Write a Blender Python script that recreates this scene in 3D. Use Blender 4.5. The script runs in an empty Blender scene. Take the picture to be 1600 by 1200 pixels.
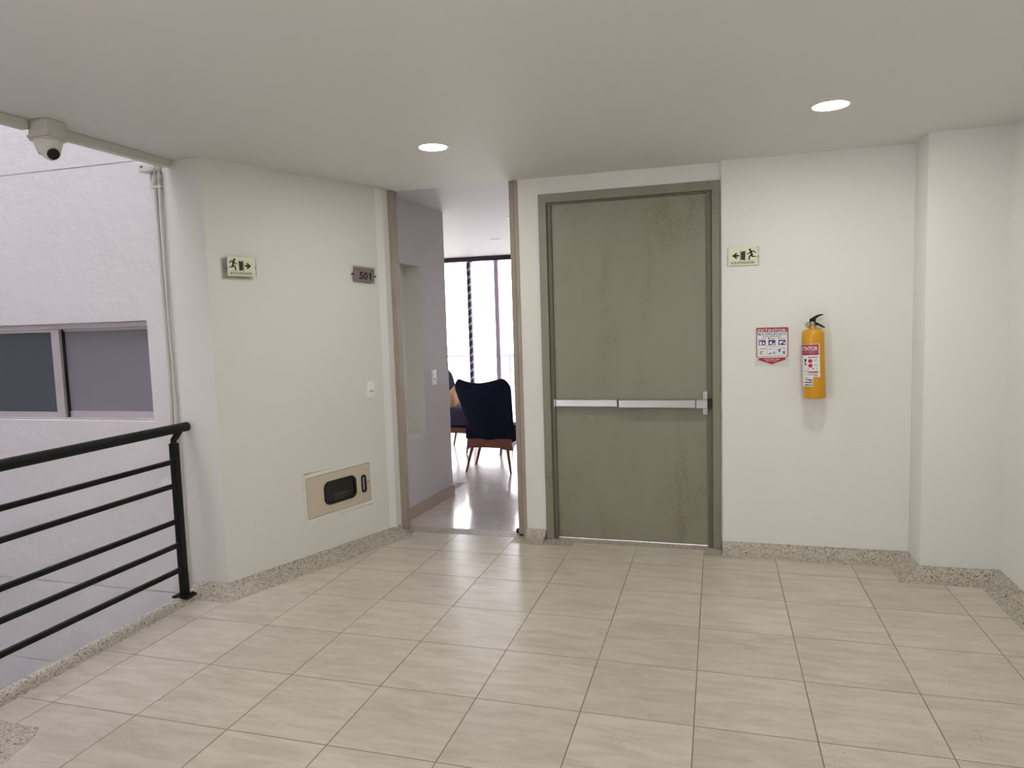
import bpy, bmesh, math, random
from mathutils import Vector, Matrix
random.seed(5)
PI = math.pi
sc = bpy.context.scene
COL = sc.collection

# ---------------------------------------------------------------- camera, world, lights, exposure
cam = bpy.data.cameras.new('camera'); camo = bpy.data.objects.new('camera', cam); COL.objects.link(camo)
F, YAW, PITCH, ROLL = 1100.945, -0.285230, -0.0887981, -0.0305949
cam.sensor_width = 36.0; cam.lens = 36.0 * F / 1600.0; cam.clip_start = 0.05; cam.clip_end = 500
def cam_axes():
    cy, sy, cp, sp = math.cos(YAW), math.sin(YAW), math.cos(PITCH), math.sin(PITCH)
    f = Vector((sy*cp, cy*cp, sp)); r = Vector((cy, -sy, 0)); u = r.cross(f)
    cr, sr = math.cos(ROLL), math.sin(ROLL)
    return r*cr + u*sr, u*cr - r*sr, f
ar, au, af = cam_axes()
camo.matrix_world = Matrix(((ar.x, au.x, -af.x, 0.0956), (ar.y, au.y, -af.y, -4.0536), (ar.z, au.z, -af.z, 1.5955), (0, 0, 0, 1)))
sc.camera = camo
sc.view_settings.view_transform = 'Standard'; sc.view_settings.look = 'None'
sc.view_settings.gamma = 1.0; sc.view_settings.exposure = 0.0; sc.view_settings.use_curve_mapping = False
SKY_COLOR, SKY_STRENGTH = (0.955, 0.925, 1.0, 1), 10.6
LAMP_COLOR, LAMP_STRENGTH = (0.975, 1.0, 0.89, 1), 156.0
w = bpy.data.worlds.new('overcast_sky'); sc.world = w; w.use_nodes = True
bg = w.node_tree.nodes['Background']; bg.inputs[0].default_value = SKY_COLOR; bg.inputs[1].default_value = SKY_STRENGTH

# ---------------------------------------------------------------- materials
def lin(c):
    return tuple(((v/255)/12.92 if v/255 <= .04045 else ((v/255+.055)/1.055)**2.4) for v in c) + (1,)
class NT:
    def __init__(s, name):
        s.m = bpy.data.materials.new(name); s.m.use_nodes = True; s.t = s.m.node_tree
        s.b = s.t.nodes['Principled BSDF']
    def n(s, typ, **kw):
        x = s.t.nodes.new(typ)
        for k, v in kw.items():
            if k.startswith('i_'):
                key = k[2:]; key = int(key) if key.isdigit() else key.replace('_', ' ')
                x.inputs[key].default_value = v
            else: setattr(x, k, v)
        return x
    def l(s, a, ao, b, bi): s.t.links.new(a.outputs[ao], b.inputs[bi])
def mat(name, col, rough=.5, metal=0.0, spec=None, bump=None, var=None, trans=0.0, emit=None, ior=None):
    """plain painted material with fine grain: bump=(scale, strength), var=(scale, amount, dark colour)"""
    N = NT(name); b = N.b
    b.inputs['Base Color'].default_value = col; b.inputs['Roughness'].default_value = rough; b.inputs['Metallic'].default_value = metal
    if spec is not None: b.inputs['Specular IOR Level'].default_value = spec
    if ior: b.inputs['IOR'].default_value = ior
    if trans: b.inputs['Transmission Weight'].default_value = trans
    if emit: b.inputs['Emission Color'].default_value = emit[0]; b.inputs['Emission Strength'].default_value = emit[1]
    if bump or var:
        tc = N.n('ShaderNodeTexCoord')
    if bump:
        no = N.n('ShaderNodeTexNoise', i_Scale=bump[0], i_Detail=6.0, i_Roughness=.6); N.l(tc, 'Object', no, 'Vector')
        bu = N.n('ShaderNodeBump', i_Strength=bump[1], i_Distance=.01); N.l(no, 'Fac', bu, 'Height'); N.l(bu, 'Normal', b, 'Normal')
    if var:
        n2 = N.n('ShaderNodeTexNoise', i_Scale=var[0], i_Detail=5.0, i_Roughness=.65); N.l(tc, 'Object', n2, 'Vector')
        mr = N.n('ShaderNodeMapRange', i_1=.45, i_2=.7, i_3=0.0, i_4=var[1]); N.l(n2, 'Fac', mr, 0)
        mx = N.n('ShaderNodeMix', data_type='RGBA'); mx.inputs[6].default_value = col; mx.inputs[7].default_value = var[2]
        N.l(mr, 0, mx, 0); N.l(mx, 2, b, 'Base Color')
    return N.m
M = {}
M['wall'] = mat('wall_paint', (.765, .755, .715, 1), .55, spec=.3, bump=(55, .10), var=(1.3, .35, (.74, .725, .68, 1)))
M['wall_cast'] = mat('wall_daylight_tint', (.56, .525, .54, 1), .55, spec=.3, bump=(55, .08))  # white paint tinted and darkened with the lounge's daylight cast
M['ceiling'] = mat('ceiling_paint', (.74, .73, .71, 1), .6, spec=.25, bump=(30, .04))
M['white_plastic'] = mat('white_plastic', (.74, .72, .68, 1), .4)
M['switch'] = mat('bright_switch_plastic', (.88, .87, .86, 1), .35)
M['duct'] = mat('grey_white_duct', (.62, .60, .55, 1), .5)
M['black_metal'] = mat('black_satin_paint', (.006, .006, .007, 1), .5, spec=.22)
M['alu'] = mat('anodised_aluminium', (.62, .58, .60, 1), .42, metal=.55, bump=(120, .02))
M['steel'] = mat('brushed_steel', (.50, .50, .49, 1), .36, metal=.9, bump=(150, .04))
M['dark_gap'] = mat('rubber_and_gap_shade', (.01, .01, .01, 1), .6)  # black rubber, also filling gaps that are only in shade
M['lens'] = mat('camera_lens', (.008, .008, .009, 1), .08)
M['taupe'] = mat('taupe_jamb_paint', (.36, .30, .245, 1), .5, var=(7, .5, (.30, .245, .20, 1)), bump=(60, .05))
M['beige_metal'] = mat('beige_cabinet_paint', (.62, .54, .43, 1), .45, var=(6, .4, (.57, .485, .38, 1)))
M['white_frame'] = mat('cabinet_frame_paint', (.80, .76, .72, 1), .5)
M['grout'] = mat('grout', (.215, .182, .138, 1), .8, bump=(200, .2))
M['wood'] = mat('walnut_wood', (.16, .048, .022, 1), .4, var=(14, .8, (.08, .022, .012, 1)))
M['navy'] = mat('navy_velvet', (.011, .0135, .030, 1), .9, spec=.1, bump=(70, .25), var=(18, .7, (.005, .006, .015, 1)))
M['slate'] = mat('slate_fabric', (.045, .043, .075, 1), .9, spec=.1, bump=(90, .2))
M['tan'] = mat('tan_fabric', (.62, .40, .20, 1), .85, bump=(80, .2))
M['cream'] = mat('cream_sign_face', (.74, .74, .56, 1), .35)
M['plum'] = mat('plum_grey_sign_face', (.235, .185, .185, 1), .35)
M['ink'] = mat('black_print', (.007, .007, .009, 1), .45)
M['ink_soft'] = mat('grey_print', (.16, .15, .17, 1), .5)
M['ink_plum'] = mat('plum_print', (.12, .07, .075, 1), .5)
M['paper'] = mat('white_sign_face', (.78, .78, .80, 1), .35)
M['pale_panel'] = mat('pale_grey_sign_panel', (.62, .65, .62, 1), .3)
M['maroon'] = mat('maroon_print', (.34, .045, .075, 1), .4)
M['red'] = mat('red_print', (.42, .012, .03, 1), .4)
M['navyprint'] = mat('navy_print', (.03, .035, .16, 1), .4)
M['olive'] = mat('olive_print', (.42, .36, .20, 1), .5)
M['pinkprint'] = mat('pink_print', (.62, .22, .30, 1), .5)
M['yellow'] = mat('yellow_enamel', (.64, .305, .004, 1), .33, var=(10, .3, (.57, .265, .003, 1)))
M['brass'] = mat('gauge_brass', (.38, .31, .22, 1), .35, metal=.8)
M['blue'] = mat('blue_meter_paint', (.05, .07, .42, 1), .4)
M['lilac'] = mat('lilac_mullion_paint', (.50, .42, .54, 1), .45)
M['plum_dark'] = mat('dark_plum_satin', (.03, .02, .04, 1), .28)
M['railing'] = mat('balcony_rail_paint', (.42, .40, .56, 1), .5)
M['leafage'] = mat('pale_foliage', (.34, .42, .30, 1), .8, var=(1.2, .9, (.22, .30, .20, 1)))
M['bark'] = mat('bark', (.25, .20, .16, 1), .9)
M['ground'] = mat('distant_ground', (.50, .52, .45, 1), .9, var=(.15, .6, (.38, .42, .34, 1)))
M['concrete'] = mat('pale_concrete', (.60, .58, .56, 1), .8, bump=(20, .1))
M['baseboard_wood'] = mat('tan_tile_baseboard', (.40, .31, .25, 1), .4, var=(9, .5, (.34, .26, .205, 1)))
M['lamp'] = mat('lamp_diffuser', (.9, .9, .9, 1), .5, emit=(LAMP_COLOR, LAMP_STRENGTH))
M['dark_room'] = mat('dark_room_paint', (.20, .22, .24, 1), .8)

def facade_mat():
    N = NT('rough_stucco'); b = N.b; b.inputs['Base Color'].default_value = (.78, .76, .765, 1); b.inputs['Roughness'].default_value = .85
    b.inputs['Specular IOR Level'].default_value = .15
    tc = N.n('ShaderNodeTexCoord')
    n1 = N.n('ShaderNodeTexNoise', i_Scale=9.0, i_Detail=8.0, i_Roughness=.62); N.l(tc, 'Object', n1, 'Vector')
    bu = N.n('ShaderNodeBump', i_Strength=.35, i_Distance=.03); N.l(n1, 'Fac', bu, 'Height'); N.l(bu, 'Normal', b, 'Normal')
    return N.m
M['facade'] = facade_mat()

def tile_mat(name, c_light, c_dark, rough, speck=True, coat=.0):
    N = NT(name); b = N.b
    tc = N.n('ShaderNodeTexCoord'); oi = N.n('ShaderNodeObjectInfo')
    ml = N.n('ShaderNodeVectorMath', operation='SCALE'); co = N.n('ShaderNodeCombineXYZ')
    for k in range(3): N.l(oi, 'Random', co, k)
    ml.inputs['Scale'].default_value = 37.0; N.l(co, 0, ml, 0)
    ad = N.n('ShaderNodeVectorMath', operation='ADD'); N.l(tc, 'Object', ad, 0); N.l(ml, 0, ad, 1)
    mp = N.n('ShaderNodeMapping'); mp.inputs['Scale'].default_value = (1.7, 7.5, 1.0); mp.inputs['Rotation'].default_value = (0, 0, .16)
    N.l(ad, 0, mp, 'Vector')
    n1 = N.n('ShaderNodeTexNoise', i_Scale=2.0, i_Detail=8.0, i_Roughness=.66, i_Distortion=.9); N.l(mp, 0, n1, 'Vector')
    r1 = N.n('ShaderNodeValToRGB'); r1.color_ramp.elements[0].position = .36; r1.color_ramp.elements[0].color = c_dark
    r1.color_ramp.elements[1].position = .60; r1.color_ramp.elements[1].color = c_light; N.l(n1, 'Fac', r1, 0)
    out = (r1, 0)
    if speck:
        n2 = N.n('ShaderNodeTexNoise', i_Scale=150.0, i_Detail=2.0, i_Roughness=.5); N.l(ad, 0, n2, 'Vector')
        n3 = N.n('ShaderNodeTexNoise', i_Scale=7.0, i_Detail=4.0); N.l(ad, 0, n3, 'Vector')
        mm = N.n('ShaderNodeMath', operation='MULTIPLY_ADD'); N.l(n3, 'Fac', mm, 0); mm.inputs[1].default_value = .45; N.l(n2, 'Fac', mm, 2)
        mr = N.n('ShaderNodeMapRange', i_1=.915, i_2=.96, i_3=0.0, i_4=.55); N.l(mm, 0, mr, 0)
        mx = N.n('ShaderNodeMix', data_type='RGBA'); mx.inputs[7].default_value = (.16, .12, .085, 1)
        N.l(mr, 0, mx, 0); N.l(r1, 0, mx, 6); out = (mx, 2)
    rb = N.n('ShaderNodeMapRange', i_1=0.0, i_2=1.0, i_3=.95, i_4=1.04); N.l(oi, 'Random', rb, 0)
    sc_ = N.n('ShaderNodeVectorMath', operation='SCALE'); N.l(out[0], out[1], sc_, 0); N.l(rb, 0, sc_, 'Scale')
    N.l(sc_, 0, b, 'Base Color'); b.inputs['Coat Weight'].default_value = coat; b.inputs['Coat Roughness'].default_value = .10
    b.inputs['Roughness'].default_value = rough; b.inputs['Specular IOR Level'].default_value = .5
    n4 = N.n('ShaderNodeTexNoise', i_Scale=6.0, i_Detail=3.0); N.l(ad, 0, n4, 'Vector')
    bu = N.n('ShaderNodeBump', i_Strength=.02, i_Distance=.01); N.l(n4, 'Fac', bu, 'Height'); N.l(bu, 'Normal', b, 'Normal')
    return N.m
M['tile'] = tile_mat('beige_stone_tile', (.605, .55, .475, 1), (.49, .435, .365, 1), .30)
M['tile_room'] = tile_mat('room_tile', (.66, .60, .57, 1), (.59, .535, .505, 1), .22, False, 1.0)

def terrazzo_mat():
    N = NT('pebble_terrazzo'); b = N.b
    tc = N.n('ShaderNodeTexCoord')
    v = N.n('ShaderNodeTexVoronoi', i_Scale=185.0); N.l(tc, 'Object', v, 'Vector')
    sp = N.n('ShaderNodeSeparateColor'); N.l(v, 'Color', sp, 0)
    r = N.n('ShaderNodeValToRGB'); cr = r.color_ramp; cr.interpolation = 'CONSTANT'
    cr.elements[0].position = 0; cr.elements[0].color = (.045, .04, .036, 1)
    cr.elements[1].position = .11; cr.elements[1].color = (.21, .185, .155, 1)
    for p, c in ((.25, (.45, .405, .34, 1)), (.60, (.53, .485, .415, 1)), (.88, (.36, .32, .27, 1))):
        e = cr.elements.new(p); e.color = c
    N.l(sp, 0, r, 0)
    n1 = N.n('ShaderNodeTexNoise', i_Scale=3.0, i_Detail=3.0); N.l(tc, 'Object', n1, 'Vector')
    mr = N.n('ShaderNodeMapRange', i_1=.4, i_2=.7, i_3=.12, i_4=.35); N.l(n1, 'Fac', mr, 0)
    mx = N.n('ShaderNodeMix', data_type='RGBA'); mx.inputs[7].default_value = (.52, .46, .39, 1); N.l(mr, 0, mx, 0); N.l(r, 0, mx, 6)
    N.l(mx, 2, b, 'Base Color'); b.inputs['Roughness'].default_value = .6
    bu = N.n('ShaderNodeBump', i_Strength=.25, i_Distance=.003); N.l(v, 'Distance', bu, 'Height'); N.l(bu, 'Normal', b, 'Normal')
    return N.m
M['terrazzo'] = terrazzo_mat()

def door_mat(name, base, dirt, k):
    N = NT(name); b = N.b
    tc = N.n('ShaderNodeTexCoord')
    mp = N.n('ShaderNodeMapping'); mp.inputs['Scale'].default_value = (3.2, 1, .8); N.l(tc, 'Object', mp, 0)
    n1 = N.n('ShaderNodeTexNoise', i_Scale=1.5, i_Detail=5.0, i_Roughness=.6, i_Distortion=.4); N.l(mp, 0, n1, 'Vector')
    m1 = N.n('ShaderNodeMapRange', i_1=.38, i_2=.68, i_3=0.0, i_4=k); N.l(n1, 'Fac', m1, 0)
    mx = N.n('ShaderNodeMix', data_type='RGBA'); mx.inputs[6].default_value = base; mx.inputs[7].default_value = dirt; N.l(m1, 0, mx, 0)
    n2 = N.n('ShaderNodeTexNoise', i_Scale=75.0, i_Detail=3.0, i_Roughness=.7); N.l(tc, 'Object', n2, 'Vector')
    mm = N.n('ShaderNodeMath', operation='MULTIPLY'); N.l(n2, 'Fac', mm, 0); N.l(n1, 'Fac', mm, 1)
    m2 = N.n('ShaderNodeMapRange', i_1=.312, i_2=.42, i_3=0.0, i_4=.38); N.l(mm, 0, m2, 0)
    m3 = N.n('ShaderNodeMix', data_type='RGBA'); m3.inputs[7].default_value = (.10, .075, .05, 1); N.l(m2, 0, m3, 0); N.l(mx, 2, m3, 6)
    N.l(m3, 2, b, 'Base Color'); b.inputs['Roughness'].default_value = .48
    bu = N.n('ShaderNodeBump', i_Strength=.06, i_Distance=.01); N.l(n2, 'Fac', bu, 'Height'); N.l(bu, 'Normal', b, 'Normal')
    return N.m
M['door'] = door_mat('olive_grey_steel', (.255, .245, .185, 1), (.235, .205, .145, 1), .7)
M['doorframe'] = door_mat('olive_grey_frame', (.235, .225, .165, 1), (.22, .195, .14, 1), .4)
M['stop'] = mat('brown_grey_rebate', (.135, .118, .085, 1), .55, bump=(60, .05))

def frosted(name, col, rough, tw):
    N = NT(name); b = N.b; b.inputs['Base Color'].default_value = col; b.inputs['Roughness'].default_value = rough
    b.inputs['Transmission Weight'].default_value = tw; b.inputs['IOR'].default_value = 1.45
    return N.m
M['frost'] = frosted('frosted_glass', (.34, .335, .38, 1), .42, .3)
M['tinted'] = frosted('tinted_glass', (.11, .135, .165, 1), .3, .35)
def pane_glass(name, tint, ior):
    N = NT(name); t = N.t
    o = [n for n in t.nodes if n.type == 'OUTPUT_MATERIAL'][0]
    tr = N.n('ShaderNodeBsdfTransparent', i_Color=tint); gl = N.n('ShaderNodeBsdfGlossy', i_Roughness=.02); fr = N.n('ShaderNodeFresnel', i_IOR=ior)
    mx = N.n('ShaderNodeMixShader'); N.l(fr, 0, mx, 0); N.l(tr, 0, mx, 1); N.l(gl, 0, mx, 2); N.l(mx, 0, o, 0)
    return N.m
M['clear'] = pane_glass('clear_window_glass', (1, 1, 1, 1), 1.35); M['acrylic'] = pane_glass('clear_acrylic', (.97, .98, .97, 1), 1.3); M['smoked'] = pane_glass('smoked_glass', (.62, .62, .64, 1), 1.5)
def blind_mat():
    N = NT('white_translucent_blind'); t = N.t
    o = [n for n in t.nodes if n.type == 'OUTPUT_MATERIAL'][0]
    tl = N.n('ShaderNodeBsdfTranslucent', i_Color=(.92, .92, .95, 1))
    mx = N.n('ShaderNodeMixShader'); mx.inputs[0].default_value = .5; tp = N.n('ShaderNodeBsdfTransparent'); N.l(tp, 0, mx, 1); N.l(tl, 0, mx, 2); N.l(mx, 0, o, 0)
    return N.m
M['blind'] = blind_mat()

# ---------------------------------------------------------------- mesh helpers
class MB:
    def __init__(s, mtx=None): s.b = bmesh.new(); s.x = mtx or Matrix.Identity(4)
    def v(s, p): return s.b.verts.new(s.x @ Vector(p))
    def face(s, vs):
        try: return s.b.faces.new(vs)
        except ValueError: return None
    def prism(s, poly, z0, z1, ax=2):
        """extrude 2D polygon; ax: 2 = (x,y) along z, 1 = (x,z) along y, 0 = (y,z) along x"""
        def P(a, b_, c): return (a, b_, c) if ax == 2 else ((a, c, b_) if ax == 1 else (c, a, b_))
        lo = [s.v(P(a, b_, z0)) for a, b_ in poly]; hi = [s.v(P(a, b_, z1)) for a, b_ in poly]
        n = len(poly); s.face(lo[::-1]); s.face(hi)
        for i in range(n): s.face([lo[i], lo[(i+1) % n], hi[(i+1) % n], hi[i]])
        return s
    def box(s, x0, x1, y0, y1, z0, z1): return s.prism([(x0, y0), (x1, y0), (x1, y1), (x0, y1)], z0, z1)
    def bbox(s, x0, x1, y0, y1, z0, z1, r, seg=2):
        t = bmesh.new(); bmesh.ops.create_cube(t, size=1.0)
        for q in t.verts: q.co = Vector(((x0+x1)/2 + q.co.x*(x1-x0), (y0+y1)/2 + q.co.y*(y1-y0), (z0+z1)/2 + q.co.z*(z1-z0)))
        bmesh.ops.bevel(t, geom=t.edges[:], offset=r, segments=seg, affect='EDGES', profile=.5)
        return s.absorb(t)
    def absorb(s, t, m=None):
        mp = {}
        for q in t.verts: mp[q] = s.v((m @ q.co) if m else q.co)
        for f in t.faces: s.face([mp[q] for q in f.verts])
        t.free(); return s
    def lathe(s, prof, n=24, m=None, cap=True):
        m = m or Matrix.Identity(4); rings = []
        for r, z in prof: rings.append([s.v(m @ Vector((r*math.cos(2*PI*k/n), r*math.sin(2*PI*k/n), z))) for k in range(n)])
        for a, b_ in zip(rings, rings[1:]):
            for k in range(n): s.face([a[k], a[(k+1) % n], b_[(k+1) % n], b_[k]])
        if cap: s.face(rings[0][::-1]); s.face(rings[-1])
        return s
    def tube(s, pts, r, n=12, r1=None):
        pts = [Vector(p) for p in pts]; rings = []
        for i, p in enumerate(pts):
            d = (pts[min(i+1, len(pts)-1)] - pts[max(i-1, 0)]).normalized()
            a = d.cross(Vector((0, 0, 1)) if abs(d.z) < .9 else Vector((1, 0, 0))).normalized(); c = d.cross(a)
            rr = r + ((r1 if r1 is not None else r) - r) * i / max(1, len(pts)-1)
            rings.append([s.v(p + (a*math.cos(2*PI*k/n) + c*math.sin(2*PI*k/n))*rr) for k in range(n)])
        for a, b_ in zip(rings, rings[1:]):
            for k in range(n): s.face([a[k], a[(k+1) % n], b_[(k+1) % n], b_[k]])
        s.face(rings[0][::-1]); s.face(rings[-1]); return s
    def build(s, name, m, parent=None, smooth=False, bevel=0.0, loc=None):
        bmesh.ops.recalc_face_normals(s.b, faces=s.b.faces[:])
        me = bpy.data.meshes.new(name); s.b.to_mesh(me); s.b.free(); me.materials.append(m)
        o = bpy.data.objects.new(name, me); COL.objects.link(o)
        if loc is not None: o.location = loc
        if smooth:
            for p in me.polygons: p.use_smooth = True
            me.set_sharp_from_angle(angle=math.radians(38))
        if bevel:
            b = o.modifiers.new('bevel', 'BEVEL'); b.width = bevel; b.segments = 2; b.limit_method = 'ANGLE'; b.angle_limit = math.radians(40)
        if parent: o.parent = parent
        return o
def thing(name, label, cat, loc=(0, 0, 0), group=None, rot=None):
    o = bpy.data.objects.new(name, None); COL.objects.link(o); o.location = loc; o['label'] = label; o['category'] = cat
    if rot: o.rotation_euler = rot
    if group: o['group'] = group
    return o
def struct(o, label=None, cat=None):
    o['kind'] = 'structure'
    if label: o['label'] = label; o['category'] = cat
    return o
def empty_struct(name, label, cat, loc=(0, 0, 0)): return struct(thing(name, label, cat, loc), label, cat)
def frame(origin, udir, wdir):
    """local axes: u along udir, v up, w out of the wall along wdir"""
    u = Vector(udir).normalized(); wv = Vector(wdir).normalized(); v = wv.cross(u)
    return Matrix(((u.x, v.x, wv.x, origin[0]), (u.y, v.y, wv.y, origin[1]), (u.z, v.z, wv.z, origin[2]), (0, 0, 0, 1)))
def flat(name, polys, m, parent, w0, th=.0005, join=False):
    if join:
        mb = MB()
        for p in polys: mb.prism(p, w0, w0+th)
        return mb.build(name, m, parent)
    for p in polys: o = MB().prism(p, w0, w0+th).build(name, m, parent)
    return o
def rect(x0, y0, x1, y1): return [(x0, y0), (x1, y0), (x1, y1), (x0, y1)]
def disc(cx, cy, r, n=14): return [(cx + r*math.cos(2*PI*k/n), cy + r*math.sin(2*PI*k/n)) for k in range(n)]
def capsule(a, b_, r0, r1, n=6):
    a = Vector(a); b_ = Vector(b_); t = math.atan2(b_.y-a.y, b_.x-a.x); pts = []
    for k in range(n+1): q = t + PI/2 + PI*k/n; pts.append((a.x + r0*math.cos(q), a.y + r0*math.sin(q)))
    for k in range(n+1): q = t - PI/2 + PI*k/n; pts.append((b_.x + r1*math.cos(q), b_.y + r1*math.sin(q)))
    return pts
def rrect(x0, y0, x1, y1, r, n=6):
    pts = []
    for cx, cy, a0 in ((x1-r, y0+r, -PI/2), (x1-r, y1-r, 0), (x0+r, y1-r, PI/2), (x0+r, y0+r, PI)):
        for k in range(n+1): q = a0 + PI/2*k/n; pts.append((cx + r*math.cos(q), cy + r*math.sin(q)))
    return pts
def lettering(body, box, m, parent, w0, bold=.0, warp=None, name='lettering'):
    """flat lettering fitted to box = (x0, y0, x1, y1) in the parent's local u, v plane"""
    cu = bpy.data.curves.new('type', 'FONT'); cu.body = body; cu.size = 1; cu.resolution_u = 3; cu.offset = bold
    t = bpy.data.objects.new('type', cu); COL.objects.link(t)
    dg = bpy.context.evaluated_depsgraph_get(); dg.update()
    me = bpy.data.meshes.new_from_object(t.evaluated_get(dg)); bpy.data.objects.remove(t)
    xs = [q.co.x for q in me.vertices]; ys = [q.co.y for q in me.vertices]
    lx, hx, ly, hy = min(xs), max(xs), min(ys), max(ys)
    for q in me.vertices:
        x = box[0] + (q.co.x-lx)/(hx-lx)*(box[2]-box[0]); y = box[1] + (q.co.y-ly)/(hy-ly)*(box[3]-box[1])
        q.co = Vector(warp(x, y)) if warp else Vector((x, y, w0))
    me.materials.clear(); me.materials.append(m)
    o = bpy.data.objects.new(name, me); COL.objects.link(o); o.parent = parent
    return o
def clip(poly, a, b_, c):
    """keep a*x + b*y <= c"""
    out = []
    for i in range(len(poly)):
        p, q = poly[i], poly[(i+1) % len(poly)]; dp, dq = a*p[0]+b_*p[1]-c, a*q[0]+b_*q[1]-c
        if dp <= 0: out.append(p)
        if dp*dq < 0: t = dp/(dp-dq); out.append((p[0]+(q[0]-p[0])*t, p[1]+(q[1]-p[1])*t))
    return out
def sweep(name, path, prof, m, parent=None, side=1):
    """profile (offset from wall, z) swept along a wall path with mitred corners"""
    pts = [Vector(p) for p in path]; mb = MB(); rings = []
    for i, p in enumerate(pts):
        ns = []
        if i > 0: d = (p-pts[i-1]).normalized(); ns.append(Vector((-d.y, d.x))*side)
        if i < len(pts)-1: d = (pts[i+1]-p).normalized(); ns.append(Vector((-d.y, d.x))*side)
        n = ns[0] if len(ns) == 1 else (ns[0]+ns[1])/(1+ns[0].dot(ns[1]))
        rings.append([mb.v((p.x+n.x*o, p.y+n.y*o, z)) for o, z in prof])
    k = len(prof)
    for a, b_ in zip(rings, rings[1:]):
        for j in range(k): mb.face([a[j], a[(j+1) % k], b_[(j+1) % k], b_[j]])
    mb.face(rings[0]); mb.face(rings[-1][::-1])
    return mb.build(name, m, parent, smooth=True)

# ---------------------------------------------------------------- measures
H = 2.59; T = .45
LP0, LP1 = Vector((-2.76, -.555)), Vector((-2.262, .75))
LD = (LP1-LP0).normalized(); LN = Vector((LD.y, -LD.x))       # along the angled wall / out of it
def L(s, d=0): p = LP0 + LD*s - LN*d; return (p.x, p.y)
XE = -2.99                                                    # edge of the slab over the void

# ---------------------------------------------------------------- the setting: floor and its tiles
mb = MB()
mb.prism([(XE+.01, -7), (1.68, -7), (1.68, .97), (-2.34, .97), (-2.34, .75), (-2.80, -.50), (XE+.01, -.50)], -.30, -.0007)
mb.box(-6.0, -1.15, .97, 6.25, -.30, -.0007)
floor = struct(mb.build('floor', M['grout']), 'beige tiled hall floor running through to the lounge', 'floor')
def tile_mesh(sz, gap, name, m):
    b = bmesh.new(); h = sz/2-gap/2
    lo = [b.verts.new((x*h, y*h, -.006)) for x, y in ((-1, -1), (1, -1), (1, 1), (-1, 1))]
    mi = [b.verts.new((x*h, y*h, -.0009)) for x, y in ((-1, -1), (1, -1), (1, 1), (-1, 1))]
    hi = [b.verts.new((x*(h-.0008), y*(h-.0008), 0)) for x, y in ((-1, -1), (1, -1), (1, 1), (-1, 1))]
    b.faces.new(hi)
    for A, B in ((lo, mi), (mi, hi)):
        for i in range(4): b.faces.new([A[i], A[(i+1) % 4], B[(i+1) % 4], B[i]])
    me = bpy.data.meshes.new(name); b.to_mesh(me); b.free(); me.materials.append(m); return me
TM = tile_mesh(T, .0042, 'tile', M['tile']); GAP = .0021
ltoe = (-LN.x, -LN.y, -(LN.x*LP0.x+LN.y*LP0.y) - .07)
REG = [[(-1, 0, 2.905), (1, 0, 1.60), (0, 1, -.64)],
       [(0, -1, .64), (0, 1, .685), (1, 0, 1.19), ltoe],
       [(0, -1, .64), (0, 1, .455), (-1, 0, -1.19), (1, 0, 1.60)],
       [(0, -1, -.685), (0, 1, .80), (-1, 0, .90), (1, 0, 0)],
       [(0, -1, -.685), (0, 1, .835), (-1, 0, 2.25), (1, 0, -1.35), ltoe],
       [(0, -1, -.685), (0, 1, .705), (-1, 0, 1.35), (1, 0, -.90)]]
def area(p): return abs(sum(p[i][0]*p[(i+1) % len(p)][1]-p[(i+1) % len(p)][0]*p[i][1] for i in range(len(p))))/2
for j in range(-11, 2):
    for i in range(-7, 4):
        x0, y0 = i*T, j*T; cx, cy = x0+T/2, y0+T/2
        sq = [(x0+GAP, y0+GAP), (x0+T-GAP, y0+GAP), (x0+T-GAP, y0+T-GAP), (x0+GAP, y0+T-GAP)]
        pcs = []
        for rg in REG:
            p = sq
            for a, b_, c in rg:
                p = clip(p, a, b_, c)
                if len(p) < 3: break
            if len(p) >= 3 and area(p) > 2e-4: pcs.append(p)
        if not pcs: continue
        if sum(area(p) for p in pcs) > area(sq)*.999 and len(pcs) == 1:
            o = bpy.data.objects.new('tile', TM); COL.objects.link(o); o.location = (cx, cy, random.uniform(-.0001, .0001))
            o.rotation_euler = (random.uniform(-.0011, .0011), random.uniform(-.0011, .0011), 0)
        else:
            mb = MB()
            for p in pcs: mb.prism([(a-cx, b_-cy) for a, b_ in p], -.006, 0)
            o = mb.build('tile', M['tile']); o.location = (cx, cy, 0)
        o.parent = floor
RT = .577; RM = tile_mesh(RT, .003, 'tile', M['tile_room'])
for i in range(-7, 2):
    for j in range(-1, 10):
        cx, cy = -1.825+i*RT, 1.02+j*RT
        x0, x1, y0, y1 = max(cx-RT/2, -5.98), min(cx+RT/2, -1.16), max(cy-RT/2, .975), min(cy+RT/2, 6.24)
        if y0 < 1.98 and x0 < -2.33: x0 = -2.33 if x1 > -2.3 else 9
        if x1-x0 < .02 or y1-y0 < .02: continue
        if abs(x1-x0-RT) < 1e-4 and abs(y1-y0-RT) < 1e-4:
            o = bpy.data.objects.new('tile', RM); COL.objects.link(o); o.location = (cx, cy, random.uniform(-.0001, .0001))
            o.rotation_euler = (random.uniform(-.0008, .0008), random.uniform(-.0008, .0008), 0)
        else:
            cx, cy = (x0+x1)/2, (y0+y1)/2
            o = MB().box(x0-cx+.0015, x1-cx-.0015, y0-cy+.0015, y1-cy-.0015, -.006, 0).build('tile', M['tile_room']); o.location = (cx, cy, 0)
        o.parent = floor
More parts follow.
